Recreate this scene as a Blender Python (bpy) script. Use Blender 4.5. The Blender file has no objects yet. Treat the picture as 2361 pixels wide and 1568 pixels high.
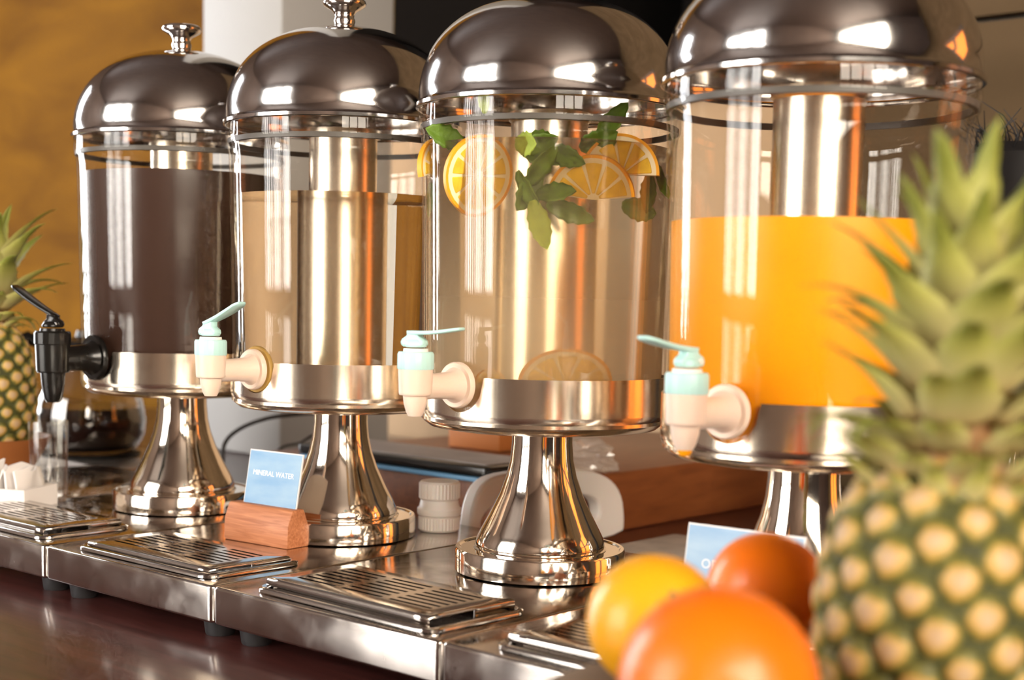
import bpy, bmesh, math, random
from mathutils import Matrix, Vector, Euler
PI = math.pi
scene = bpy.context.scene
COL = scene.collection

# ------------------------------------------------------------------ camera
F, PIT, PPY, ROLL, CZ, PPX = 3299.6, .0992, 1010.0, .0211, .271, 1180.5   # solved from the photograph (2361 x 1568 px)
cam_d = bpy.data.cameras.new('camera'); cam = bpy.data.objects.new('camera', cam_d); COL.objects.link(cam)
cam_d.sensor_width = 23.6; cam_d.lens = F / 2361 * 23.6
cam_d.shift_y = (PPY - 784) / 2361
cam.matrix_world = Matrix.Translation((0, 0, CZ)) @ Matrix.Rotation(PI / 2 - PIT, 4, 'X') @ Matrix.Rotation(ROLL, 4, 'Z')
cam_d.clip_start = .02; cam_d.clip_end = 60
cam_d.dof.use_dof = True; cam_d.dof.focus_distance = 1.16; cam_d.dof.aperture_fstop = 3.8
scene.camera = cam
cy = scene.cycles
cy.max_bounces = 10; cy.diffuse_bounces = 3; cy.glossy_bounces = 5; cy.transmission_bounces = 8; cy.transparent_max_bounces = 24
cy.use_adaptive_sampling = True; cy.adaptive_threshold = .08; cy.adaptive_min_samples = 12; cy.blur_glossy = .5; cy.sample_clamp_indirect = 6; cy.use_light_tree = False

# room axes: u runs along the row of dispensers (to the right and nearer), v runs away from the bar front
UX = Vector((.753, -.658, 0)); VX = Vector((.658, .753, 0)); RZ = math.atan2(-.658, .753)
def W(u, v, z=0): return UX * u + VX * v + Vector((0, 0, z))
def ray(px, py):
    dx, dy = px - PPX, py - PPY; c, s = math.cos(ROLL), math.sin(ROLL)
    x = dx * c + dy * s; y = -dx * s + dy * c; cp, sp = math.cos(PIT), math.sin(PIT)
    return Vector((x / F, cp - y / F * sp, -sp - y / F * cp))
def onz(px, py, z): r = ray(px, py); return r * ((z - CZ) / r.z) + Vector((0, 0, CZ))
def at(px, py, Y): r = ray(px, py); return r * (Y / r.y) + Vector((0, 0, CZ))

# ------------------------------------------------------------------ world, lights, exposure
w = bpy.data.worlds.new('world'); scene.world = w; w.use_nodes = True
w.node_tree.nodes['Background'].inputs[0].default_value = (.80, .88, 1, 1)
w.node_tree.nodes['Background'].inputs[1].default_value = 2.2
vs = scene.view_settings; vs.view_transform = 'Standard'; vs.look = 'None'; vs.exposure = 0; vs.gamma = 1; vs.use_curve_mapping = False
FLOOR, CEIL = -.95, 2.7
def daylight(name, u, v, z, sx, sz, du, dv, power, col):
    l = bpy.data.lights.new(name, 'AREA'); l.shape = 'RECTANGLE'; l.size = sx; l.size_y = sz; l.energy = power; l.color = col
    o = bpy.data.objects.new(name, l); COL.objects.link(o); o.location = W(u, v, z)
    d = (UX * du + VX * dv); o.rotation_euler = d.to_track_quat('-Z', 'Y').to_euler()
    return o
daylight('daylight_front_window', -2.75, -3.34, 1.28, 2.7, 2.3, 0, 1, 330, (1, .95, .88))
daylight('daylight_front_window_low', -2.75, -3.34, -.33, 2.7, .9, 0, 1, 60, (1, .90, .76))
daylight('daylight_right_window', 2.94, -1.35, 1.58, 2.9, 1.7, -1, 0, 330, (1, .87, .70))
daylight('daylight_right_window_low', 2.94, -1.35, -.52, 2.9, .55, -1, 0, 55, (1, .84, .62))
daylight('daylight_left_window', -4.62, .65, .9, .75, 2.2, 1, 0, 105, (.95, .97, 1))

# ------------------------------------------------------------------ materials
def mat(name):
    m = bpy.data.materials.new(name); m.use_nodes = True
    return m, m.node_tree.nodes, m.node_tree.links, m.node_tree.nodes['Principled BSDF']
def simple(name, col, rough=.5, metal=0, coat=0, spec=.5, trans=0, ior=1.45, bump=0, bscale=60, sss=0, var=0, vscale=8, stretch=(1, 1, 1)):
    m, n, l, b = mat(name)
    b.inputs['Base Color'].default_value = (*col, 1); b.inputs['Roughness'].default_value = rough; b.inputs['Metallic'].default_value = metal
    b.inputs['Coat Weight'].default_value = coat; b.inputs['Specular IOR Level'].default_value = spec
    b.inputs['Transmission Weight'].default_value = trans; b.inputs['IOR'].default_value = ior
    if sss: b.inputs['Subsurface Weight'].default_value = sss; b.inputs['Subsurface Radius'].default_value = (.01, .006, .004); b.inputs['Subsurface Scale'].default_value = .6
    if bump or var:
        tc = n.new('ShaderNodeTexCoord'); mp = n.new('ShaderNodeMapping'); mp.inputs['Scale'].default_value = stretch
        l.new(tc.outputs['Object'], mp.inputs['Vector'])
    if bump:
        t = n.new('ShaderNodeTexNoise'); t.inputs['Scale'].default_value = bscale; t.inputs['Detail'].default_value = 4
        l.new(mp.outputs[0], t.inputs['Vector'])
        bp = n.new('ShaderNodeBump'); bp.inputs['Strength'].default_value = bump; bp.inputs['Distance'].default_value = .002
        l.new(t.outputs[0], bp.inputs['Height']); l.new(bp.outputs[0], b.inputs['Normal'])
    if var:
        t = n.new('ShaderNodeTexNoise'); t.inputs['Scale'].default_value = vscale; t.inputs['Detail'].default_value = 5
        l.new(mp.outputs[0], t.inputs['Vector'])
        r = n.new('ShaderNodeValToRGB'); r.color_ramp.elements[0].position = .3; r.color_ramp.elements[1].position = .7
        r.color_ramp.elements[0].color = (*[c * (1 - var) for c in col], 1); r.color_ramp.elements[1].color = (*[min(1, c * (1 + var)) for c in col], 1)
        l.new(t.outputs[0], r.inputs[0]); l.new(r.outputs[0], b.inputs['Base Color'])
    return m
def steel(name, col=(.74, .70, .66), rough=.14, brush=.04, stretch=(1, 1, 90), smear=.1, sscale=9):
    m, n, l, b = mat(name)
    b.inputs['Base Color'].default_value = (*col, 1); b.inputs['Metallic'].default_value = 1
    tc = n.new('ShaderNodeTexCoord'); mp = n.new('ShaderNodeMapping'); mp.inputs['Scale'].default_value = stretch
    l.new(tc.outputs['Object'], mp.inputs['Vector'])
    t = n.new('ShaderNodeTexNoise'); t.inputs['Scale'].default_value = 12; l.new(mp.outputs[0], t.inputs['Vector'])
    t2 = n.new('ShaderNodeTexNoise'); t2.inputs['Scale'].default_value = sscale; t2.inputs['Detail'].default_value = 6; l.new(tc.outputs['Object'], t2.inputs['Vector'])
    mr = n.new('ShaderNodeMapRange'); mr.inputs['From Min'].default_value = .35; mr.inputs['From Max'].default_value = .75
    mr.inputs['To Min'].default_value = rough; mr.inputs['To Max'].default_value = rough + smear
    l.new(t2.outputs[0], mr.inputs['Value'])
    ad = n.new('ShaderNodeMath'); ad.operation = 'MULTIPLY_ADD'; ad.inputs[1].default_value = brush
    l.new(t.outputs[0], ad.inputs[0]); l.new(mr.outputs[0], ad.inputs[2]); l.new(ad.outputs[0], b.inputs['Roughness'])
    return m
M = {}
M['lid'] = steel('polished_lid_steel', (.66, .63, .61), .07, .03, (1, 1, 60), .05)
M['chrome'] = simple('chrome', (.82, .80, .78), .04, 1)
M['stem'] = steel('mirror_steel', (.84, .76, .66), .05, .03, (1, 1, 1), .04)
M['pan'] = steel('pan_steel', (.88, .77, .63), .12, .05, (60, 60, 1), .10)
M['tube'] = steel('ice_tube_steel', (.93, .83, .68), .20, .06, (60, 60, 1), .05)
M['unit'] = steel('base_unit_steel', (.60, .55, .51), .07, .03, (1, 1, 1), .22, 28)
M['tray'] = steel('drip_tray_steel', (.60, .56, .52), .10, .04, (1, 40, 1), .10)
M['darksteel'] = steel('dull_rim_steel', (.42, .38, .34), .25, .04, (1, 1, 1), .1)
M['rubber'] = simple('grey_rubber', (.035, .034, .036), .5)
M['black'] = simple('black_plastic', (.008, .007, .006), .22)
M['blackmat'] = simple('black_matt', (.006, .005, .005), .55)
M['peach'] = simple('cream_plastic', (.86, .66, .53), .35, sss=.15)
M['aqua'] = simple('aqua_plastic', (.50, .78, .74), .35)
M['brass'] = simple('amber_rubber', (.45, .27, .07), .35)
M['white'] = simple('white_plastic', (.90, .84, .78), .4, sss=.2)
M['whitepaper'] = simple('white_paper', (.80, .74, .70), .8)
M['orange'] = simple('orange_peel', (.92, .175, .003), .34, coat=.15, bump=.25, bscale=260, var=.06, vscale=12)
M['redorange'] = simple('deep_orange_peel', (1.0, .19, .002), .36, coat=.15, bump=.25, bscale=260, var=.06, vscale=12)
M['yelloworange'] = simple('yellow_orange_peel', (.93, .42, .01), .36, coat=.15, bump=.25, bscale=260, var=.06, vscale=12)
M['scar'] = simple('fruit_scar', (.25, .22, .06), .8)
M['rind'] = simple('slice_rind', (.95, .42, .02), .4)
M['pith'] = simple('slice_pith', (.95, .80, .50), .6)
M['flesh'] = simple('slice_flesh', (.93, .55, .04), .35, var=.15, vscale=120, stretch=(1, 1, 1))
M['mint'] = simple('mint_leaf', (.12, .22, .02), .5, bump=.5, bscale=120, var=.35, vscale=40)
M['mintlight'] = simple('pale_mint_leaf', (.36, .46, .06), .5, bump=.5, bscale=120, var=.25, vscale=40)
M['juice'] = simple('orange_juice', (1, .37, .0), .35, sss=0, var=.04, vscale=30)
M['terracotta'] = simple('terracotta', (.36, .12, .03), .55, var=.2)
M['cord'] = simple('cord_black', (.02, .014, .010), .45)
M['glassrim'] = simple('rubber_seal', (.10, .09, .08), .4)

def wood(name, dark, light, rough, scale=6, stretch=(1, 14, 14), coat=0, bump=.1):
    m, n, l, b = mat(name)
    tc = n.new('ShaderNodeTexCoord'); mp = n.new('ShaderNodeMapping'); mp.inputs['Scale'].default_value = stretch; l.new(tc.outputs['Object'], mp.inputs['Vector'])
    t = n.new('ShaderNodeTexNoise'); t.inputs['Scale'].default_value = scale; t.inputs['Detail'].default_value = 8; t.inputs['Distortion'].default_value = .6
    l.new(mp.outputs[0], t.inputs['Vector'])
    r = n.new('ShaderNodeValToRGB'); r.color_ramp.elements[0].position = .32; r.color_ramp.elements[1].position = .68
    r.color_ramp.elements[0].color = (*dark, 1); r.color_ramp.elements[1].color = (*light, 1)
    l.new(t.outputs[0], r.inputs[0]); l.new(r.outputs[0], b.inputs['Base Color'])
    b.inputs['Roughness'].default_value = rough; b.inputs['Coat Weight'].default_value = coat; b.inputs['Coat Roughness'].default_value = .12
    bp = n.new('ShaderNodeBump'); bp.inputs['Strength'].default_value = bump; bp.inputs['Distance'].default_value = .001
    l.new(t.outputs[0], bp.inputs['Height']); l.new(bp.outputs[0], b.inputs['Normal'])
    return m
M['counter'] = wood('dark_red_counter_wood', (.042, .012, .010), (.085, .026, .022), .30, 5, (2, 18, 18), .35)
M['block'] = wood('reddish_block_wood', (.36, .115, .040), (.56, .22, .095), .5, 9, (3, 40, 40), 0, .15)
M['riser'] = wood('brown_riser_wood', (.17, .045, .012), (.25, .075, .020), .45, 6, (14, 2, 14), .1)
M['stand'] = wood('dark_stand_wood', (.05, .02, .012), (.09, .04, .02), .4)
M['ochre'] = wood('ochre_wall_board', (.110, .044, .0035), (.190, .083, .006), .85, 2.2, (1, 1, 3.5), 0, .05)
M['tan'] = wood('tan_wall_board', (.095, .062, .032), (.140, .092, .050), .85, 2.0, (1, 1, 3), 0, .05)
for q in ('ochre', 'tan'): M[q].node_tree.nodes['Principled BSDF'].inputs['Specular IOR Level'].default_value = .1
M['pillar'] = simple('white_pillar_paint', (.37, .36, .345), .6, var=.03, vscale=3)
M['beige'] = simple('beige_wall_paint', (.46, .31, .18), .7, var=.06, vscale=3)
M['gold'] = simple('golden_door_trim', (.62, .36, .08), .45)
M['ceiling'] = wood('brown_ceiling_board', (.045, .028, .022), (.085, .055, .043), .6, 3)
M['roomwall'] = simple('brown_room_wall', (.11, .075, .06), .7, var=.15, vscale=2)
M['floor'] = simple('brown_floor_tile', (.16, .11, .085), .35, var=.15, vscale=3)
M['frame'] = simple('dark_window_frame', (.05, .038, .032), .5)
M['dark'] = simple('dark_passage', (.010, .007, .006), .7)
M['grey'] = simple('grey_paper', (.46, .40, .36), .5, var=.12, vscale=20)
M['bluefolder'] = simple('blue_folder', (.14, .34, .55), .4)
M['cloth'] = simple('pale_grey_cloth', (.62, .54, .46), .8, var=.15, vscale=30)
M['coffeeliq'] = simple('black_coffee', (.012, .006, .004), .08)
M['orangebox'] = simple('orange_brown_card', (.50, .17, .04), .6)

def thin_clear(name, tint=(1, 1, 1), rough=.015, blend=.12, haze=0, hcol=(.9, .8, .7)):
    m = bpy.data.materials.new(name); m.use_nodes = True; n = m.node_tree.nodes; l = m.node_tree.links; n.clear()
    out = n.new('ShaderNodeOutputMaterial'); tr = n.new('ShaderNodeBsdfTransparent'); tr.inputs[0].default_value = (*tint, 1)
    gl = n.new('ShaderNodeBsdfGlossy'); gl.inputs['Roughness'].default_value = rough
    fr = n.new('ShaderNodeLayerWeight'); fr.inputs['Blend'].default_value = .5
    mx = n.new('ShaderNodeMixShader')
    pw = n.new('ShaderNodeMath'); pw.operation = 'POWER'; pw.inputs[1].default_value = 4.5; l.new(fr.outputs['Facing'], pw.inputs[0])
    ad = n.new('ShaderNodeMath'); ad.operation = 'MULTIPLY_ADD'; ad.inputs[1].default_value = .75 * blend; ad.inputs[2].default_value = .045 * blend; ad.use_clamp = True
    l.new(pw.outputs[0], ad.inputs[0]); l.new(ad.outputs[0], mx.inputs[0]); l.new(gl.outputs[0], mx.inputs[2])
    if haze:
        df = n.new('ShaderNodeBsdfTranslucent'); df.inputs[0].default_value = (*hcol, 1); d2 = n.new('ShaderNodeBsdfDiffuse'); d2.inputs[0].default_value = (*hcol, 1)
        a2 = n.new('ShaderNodeMixShader'); l.new(df.outputs[0], a2.inputs[1]); l.new(d2.outputs[0], a2.inputs[2])
        m2 = n.new('ShaderNodeMixShader'); m2.inputs[0].default_value = haze; l.new(tr.outputs[0], m2.inputs[1]); l.new(a2.outputs[0], m2.inputs[2]); l.new(m2.outputs[0], mx.inputs[1])
    else: l.new(tr.outputs[0], mx.inputs[1])
    l.new(mx.outputs[0], out.inputs[0]); return m
M['jar'] = thin_clear('clear_jar_plastic', (.985, .975, .96), .012, .62)
M['glass'] = thin_clear('thin_clear_glass', (.95, .94, .92), .01, 1.6)
M['bag'] = thin_clear('milky_plastic_bag', (.95, .93, .9), .1, 1.3, .45)
def water(name, rough, tint, ior=1.33):
    m = bpy.data.materials.new(name); m.use_nodes = True; n = m.node_tree.nodes; l = m.node_tree.links; n.clear()
    out = n.new('ShaderNodeOutputMaterial'); g = n.new('ShaderNodeBsdfRefraction'); g.inputs['IOR'].default_value = ior
    g.inputs['Roughness'].default_value = rough; g.inputs['Color'].default_value = (*tint, 1)
    gg = n.new('ShaderNodeBsdfGlass'); gg.inputs['IOR'].default_value = ior; gg.inputs['Roughness'].default_value = rough; gg.inputs['Color'].default_value = (*tint, 1)
    l.new(gg.outputs[0], out.inputs[0]); return m
M['water'] = water('clear_water', 0.0, (.99, .96, .90))
M['lemonwater'] = water('cloudy_infused_water', .11, (.99, .93, .82))
n = M['lemonwater'].node_tree.nodes; l = M['lemonwater'].node_tree.links
gg = [q for q in n if q.type == 'BSDF_GLASS'][0]; out = [q for q in n if q.type == 'OUTPUT_MATERIAL'][0]
df = n.new('ShaderNodeBsdfDiffuse'); tl = n.new('ShaderNodeBsdfTranslucent'); df.inputs[0].default_value = tl.inputs[0].default_value = (1, .82, .56, 1)
a2 = n.new('ShaderNodeMixShader'); l.new(df.outputs[0], a2.inputs[1]); l.new(tl.outputs[0], a2.inputs[2]); mx = n.new('ShaderNodeMixShader')
tc = n.new('ShaderNodeTexCoord'); sx = n.new('ShaderNodeSeparateXYZ'); mr = n.new('ShaderNodeMapRange'); l.new(tc.outputs['Object'], sx.inputs[0]); l.new(sx.outputs[2], mr.inputs[0])
mr.inputs['From Min'].default_value = .19; mr.inputs['From Max'].default_value = .315; mr.inputs['To Min'].default_value = .36; mr.inputs['To Max'].default_value = .06
l.new(mr.outputs[0], mx.inputs[0]); l.new(gg.outputs[0], mx.inputs[1]); l.new(a2.outputs[0], mx.inputs[2]); l.new(mx.outputs[0], out.inputs[0])
m, n, l, b = mat('dark_brown_drink')
b.inputs['Base Color'].default_value = (.050, .026, .019, 1); b.inputs['Roughness'].default_value = .25
M['coffee'] = m
m, n, l, b = mat('amber_lit_pane')
b.inputs['Base Color'].default_value = (.5, .16, .02, 1); b.inputs['Emission Color'].default_value = (1, .24, .015, 1); b.inputs['Emission Strength'].default_value = 2.2
M['amber'] = m

# ------------------------------------------------------------------ mesh helpers
def tag(o, label=None, cat=None, group=None, kind=None):
    if label: o['label'] = label
    if cat: o['category'] = cat
    if group: o['group'] = group
    if kind: o['kind'] = kind
    return o
def link(name, me, m, parent=None, smooth=True, angle=40):
    if m is not None: me.materials.append(M[m] if isinstance(m, str) else m)
    if smooth:
        me.shade_smooth(); me.set_sharp_from_angle(angle=math.radians(angle))
    o = bpy.data.objects.new(name, me); COL.objects.link(o); o.parent = parent
    return o
def empty(name, loc=(0, 0, 0), rz=0, parent=None):
    o = bpy.data.objects.new(name, None); COL.objects.link(o); o.location = loc; o.rotation_euler = (0, 0, rz); o.empty_display_size = .02; o.parent = parent
    return o
class MB:
    def __init__(s): s.v = []; s.f = []
    def add(s, vs, fs):
        k = len(s.v); s.v += [tuple(p) for p in vs]; s.f += [tuple(i + k for i in f) for f in fs]; return s
    def lathe(s, prof, n=64, mtx=None, closed=False):
        vs = []; fs = []; k = len(prof)
        for i in range(n):
            a = 2 * PI * i / n; c, q = math.cos(a), math.sin(a)
            for r, z in prof: vs.append(Vector((r * c, r * q, z)))
        for i in range(n):
            j = (i + 1) % n
            for p in range(k if closed else k - 1):
                p2 = (p + 1) % k; fs.append((i * k + p, j * k + p, j * k + p2, i * k + p2))
        if not closed:
            if prof[0][0] > 1e-6: fs.append(tuple(i * k for i in range(n))[::-1])
            if prof[-1][0] > 1e-6: fs.append(tuple(i * k + k - 1 for i in range(n)))
        if mtx: vs = [mtx @ v for v in vs]
        return s.add(vs, fs)
    def box(s, x0, x1, y0, y1, z0, z1, mtx=None):
        vs = [Vector((x, y, z)) for z in (z0, z1) for y in (y0, y1) for x in (x0, x1)]
        if mtx: vs = [mtx @ v for v in vs]
        return s.add(vs, [(0, 2, 3, 1), (4, 5, 7, 6), (0, 1, 5, 4), (2, 6, 7, 3), (0, 4, 6, 2), (1, 3, 7, 5)])
    def tube(s, pts, r, n=10, cap=True):
        pts = [Vector(p) for p in pts]; rs = r if isinstance(r, (list, tuple)) else [r] * len(pts)
        ref = Vector((0, 0, 1)); vs = []; fs = []; pn = None
        for i, p in enumerate(pts):
            t = (pts[min(i + 1, len(pts) - 1)] - pts[max(i - 1, 0)]).normalized()
            if pn is None:
                pn = t.cross(ref if abs(t.z) < .9 else Vector((1, 0, 0))).normalized()
            else: pn = (pn - t * pn.dot(t)).normalized()
            bn = t.cross(pn)
            for k in range(n):
                a = 2 * PI * k / n; vs.append(p + (pn * math.cos(a) + bn * math.sin(a)) * rs[i])
        for i in range(len(pts) - 1):
            for k in range(n):
                k2 = (k + 1) % n; fs.append((i * n + k, i * n + k2, (i + 1) * n + k2, (i + 1) * n + k))
        if cap: fs.append(tuple(range(n))[::-1]); fs.append(tuple((len(pts) - 1) * n + k for k in range(n)))
        return s.add(vs, fs)
    def prism(s, outline, z0, z1, mtx=None):
        n = len(outline); vs = [Vector((x, y, z0)) for x, y in outline] + [Vector((x, y, z1)) for x, y in outline]
        if mtx: vs = [mtx @ v for v in vs]
        return s.add(vs, [tuple(range(n))[::-1], tuple(range(n, 2 * n))] + [(i, (i + 1) % n, n + (i + 1) % n, n + i) for i in range(n)])
    def mesh(s, name, bevel=0, seg=2, weld=False):
        me = bpy.data.meshes.new(name); me.from_pydata(s.v, [], s.f)
        bm = bmesh.new(); bm.from_mesh(me)
        if weld: bmesh.ops.remove_doubles(bm, verts=bm.verts, dist=1e-6)
        bmesh.ops.recalc_face_normals(bm, faces=bm.faces)
        if bevel:
            es = [e for e in bm.edges if len(e.link_faces) == 2 and e.calc_face_angle(0) > .6]
            bmesh.ops.bevel(bm, geom=es, offset=bevel, segments=seg, profile=.5, affect='EDGES')
        bm.to_mesh(me); bm.free(); me.update(); return me
    def obj(s, name, m, parent=None, bevel=0, seg=2, smooth=True, angle=40, weld=True):
        return link(name, s.mesh(name, bevel, seg, weld), m, parent, smooth, angle)
def rrect(x0, x1, y0, y1, r, n=6):
    out = []
    for cx, cy, a0 in ((x1 - r, y1 - r, 0), (x0 + r, y1 - r, PI / 2), (x0 + r, y0 + r, PI), (x1 - r, y0 + r, 1.5 * PI)):
        for i in range(n + 1):
            a = a0 + PI / 2 * i / n; out.append((cx + r * math.cos(a), cy + r * math.sin(a)))
    return out
def text(name, s, size, m, parent, loc, rot):
    c = bpy.data.curves.new(name, 'FONT'); c.body = s; c.size = size; c.align_x = 'CENTER'; c.align_y = 'CENTER'; c.extrude = .00008
    c.materials.append(M[m]); o = bpy.data.objects.new(name + '_curve', c); COL.objects.link(o); bpy.context.view_layer.update()
    me = bpy.data.meshes.new_from_object(o.evaluated_get(bpy.context.evaluated_depsgraph_get())); bpy.data.objects.remove(o); bpy.data.curves.remove(c)
    o = bpy.data.objects.new(name, me); COL.objects.link(o); o.parent = parent; o.location = loc; o.rotation_euler = rot
    return o
def uvobj(mb, name, m, bevel=0, **k):
    o = mb.obj(name, m, None, bevel, **k); o.rotation_euler = (0, 0, RZ); return o

# ------------------------------------------------------------------ the room
U0, U1, V0, V1 = -4.5, 2.8, -3.2, 2.0
tag(uvobj(MB().box(U0 - .2, U1 + .2, V0 - .2, V1 + 1.2, FLOOR - .1, FLOOR), 'floor', 'floor'), kind='structure')
tag(uvobj(MB().box(U0 - .2, U1 + .2, V0 - .2, V1 + 1.2, CEIL, CEIL + .1), 'ceiling', 'ceiling'), kind='structure')
def wall_with_window(name, axis, fixed, a0, a1, wa0, wa1, wz0, wz1, wname, bars, panels=(), t=.1, mt='roomwall'):
    """axis 'u': wall runs along u at v = fixed; opening wa0..wa1, wz0..wz1 with frame, mullions and slats"""
    def bx(mb, p0, p1, z0, z1, d0=0, d1=t):
        if axis == 'u': mb.box(p0, p1, fixed - d1 if fixed < 0 else fixed + d0, fixed - d0 if fixed < 0 else fixed + d1, z0, z1)
        else: mb.box(fixed - d1 if fixed < 0 else fixed + d0, fixed - d0 if fixed < 0 else fixed + d1, p0, p1, z0, z1)
        return mb
    mb = MB(); bx(mb, a0, wa0, FLOOR, CEIL); bx(mb, wa1, a1, FLOOR, CEIL); bx(mb, wa0, wa1, FLOOR, wz0); bx(mb, wa0, wa1, wz1, CEIL)
    tag(uvobj(mb, name, mt), kind='structure')
    mb = MB(); e = .05
    bx(mb, wa0, wa1, wz0, wz0 + e, .02, .08); bx(mb, wa0, wa1, wz1 - e, wz1, .02, .08); bx(mb, wa0, wa0 + e, wz0 + e, wz1 - e, .02, .08); bx(mb, wa1 - e, wa1, wz0 + e, wz1 - e, .02, .08)
    fr = tag(uvobj(mb, wname, 'frame'), kind='structure')
    for c, hw in bars: bx(MB(), c - hw, c + hw, wz0 + e, wz1 - e, .02, .08).obj('mullion_or_slat', 'frame', fr)
    for z0, z1 in panels: bx(MB(), wa0 + e, wa1 - e, z0, z1, .015, .085).obj('panel', 'frame', fr)
rb = random.Random(21); B1 = [(-3.2, .05), (-2.1, .06)]
c = -3.95
while c < -1.55:
    B1.append((c, rb.choice((.008, .012, .02)))); c += rb.choice((.07, .12, .2, .26))  # thin irregular slats added so the window reflects in stripes, like blinds
wall_with_window('wall_front', 'u', V0, U0, U1, -4.1, -1.4, -.85, 2.45, 'window_1', B1, ((.05, .16),))
wall_with_window('wall_right', 'v', U1, V0, V1, -2.8, .1, -.85, 2.45, 'window_2', [(-1.95, .03), (-.55, .04), (-1.2, .02)], ((-.24, .72),))  # solid band added across the opening to keep its middle dark in reflections
wall_with_window('wall_left', 'v', U0, V0, V1, .3, 1.0, -.3, 2.0, 'window_3', [])
# back wall: ochre boards on the left, dark doorway, tan boards on the right, amber lit window further right
DU0, DU1 = -2.16, -1.15
def back(name, u0, u1, z0, z1, m, t=.06, bev=.0): return tag(uvobj(MB().box(u0, u1, V1, V1 + t, z0, z1), name, m, bev), kind='structure')
wl = back('wall_back_left', U0, DU0 - .05, FLOOR, CEIL, 'ochre')
wr = tag(uvobj(MB().box(DU1, U1, V1 + .03, V1 + .06, FLOOR, CEIL), 'wall_back_right', 'frame'), kind='structure')
AM0, AM1, AZ0, AZ1 = .15, 1.25, -.25, 1.0
for (a, b_, z0, z1) in ((DU1, AM0, FLOOR, .672), (DU1, AM0, .680, CEIL), (AM0, AM1, FLOOR, AZ0), (AM0, AM1, AZ1, CEIL), (AM1, U1, FLOOR, CEIL)):
    MB().box(a, b_, V1, V1 + .03, z0, z1).obj('panel', 'tan', wr, .002)
am = tag(uvobj(MB().box(AM0, AM1, V1 - .01, V1 + .03, AZ0, AZ0 + .06).box(AM0, AM1, V1 - .01, V1 + .03, AZ1 - .06, AZ1).box(AM0, AM0 + .05, V1 - .01, V1 + .03, AZ0 + .06, AZ1 - .06).box(AM1 - .05, AM1, V1 - .01, V1 + .03, AZ0 + .06, AZ1 - .06).box(.62, .74, V1 - .01, V1 + .03, AZ0 + .06, AZ1 - .06).box(AM0 + .05, AM1 - .05, V1 - .01, V1 + .028, .50, .58), 'window_4', 'frame'), kind='structure')
for (a, b_) in ((AM0 + .05, .62), (.74, AM1 - .05)):
    MB().box(a, b_, V1 + .005, V1 + .012, AZ0 + .06, .50).obj('pane', 'amber', am); MB().box(a, b_, V1 + .005, V1 + .012, .58, AZ1 - .06).obj('pane', 'amber', am)
tag(uvobj(MB().box(DU0 - .05, DU0, V1 - .02, V1 + .08, .64, CEIL), 'trim_1', 'gold', .004), kind='structure')
tag(uvobj(MB().box(DU0 - .05, DU1, V1, V1 + .06, FLOOR, .60), 'wall_back_middle', 'beige'), kind='structure')
tag(uvobj(MB().box(DU0 - .02, DU1, V1 - .03, V1 + .08, .60, .64), 'trim_2', 'frame', .004), kind='structure')
tag(uvobj(MB().box(DU0, DU1, V1 + 1.1, V1 + 1.15, FLOOR, CEIL).box(DU0 - .05, DU0, V1 + .08, V1 + 1.1, FLOOR, CEIL).box(DU1, DU1 + .05, V1 + .08, V1 + 1.1, FLOOR, CEIL), 'door_1', 'dark'), kind='structure')
# white pillar standing at the back of the counter
PU, PV = -1.796, 1.485
tag(uvobj(MB().box(PU - .205, PU, PV, PV + .245, 0, CEIL - .001), 'wall_pillar', 'pillar', .006), kind='structure')
# bar counter
ct = empty('bar_counter', (0, 0, 0), RZ); tag(ct, 'long dark red polished wooden bar counter under the steel bases', 'counter')
MB().box(-3.2, .9, .12, 1.9, -.06, 0).obj('counter_top', 'counter', ct, .006)
MB().box(-3.1, .8, .22, 1.8, FLOOR, -.06).obj('counter_front', 'stand', ct)

# ------------------------------------------------------------------ steel base units and drip trays
UT = .045
def base_unit(u0, u1, label, rot=0):
    r = empty('steel_base_unit', W((u0 + u1) / 2, .842, 0), RZ + rot); tag(r, label, 'base unit', 'steel bases under the dispensers')
    hw = (u1 - u0) / 2 - .0006
    mb = MB(); prof = []
    me = MB().prism(rrect(-hw, hw, -.180, .180, .005, 4), .0155, UT)
    me.obj('body', 'unit', r, .0022, 3, angle=50)
    for sx in (-1, 1):
        for sy in (-1, 1):
            o = MB().lathe([(0, 0), (.0105, 0), (.0115, .001), (.0135, .0158), (0, .0158)], 20).obj('foot', 'rubber', r)
            o.location = (sx * (hw - .022), sy * .155, 0)
    return r
base_unit(-1.598, -1.358, 'steel base at the far left under the napkin box, with no dispenser')
base_unit(-1.358, -1.118, 'steel base under the dark drink dispenser')
base_unit(-1.118, -.880, 'steel base under the clear water dispenser, behind the wooden card block', 0)
base_unit(-.880, -.637, 'steel base under the fruit-infused water dispenser', 0)
base_unit(-.637, -.395, 'steel base under the orange juice dispenser', 0)

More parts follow.
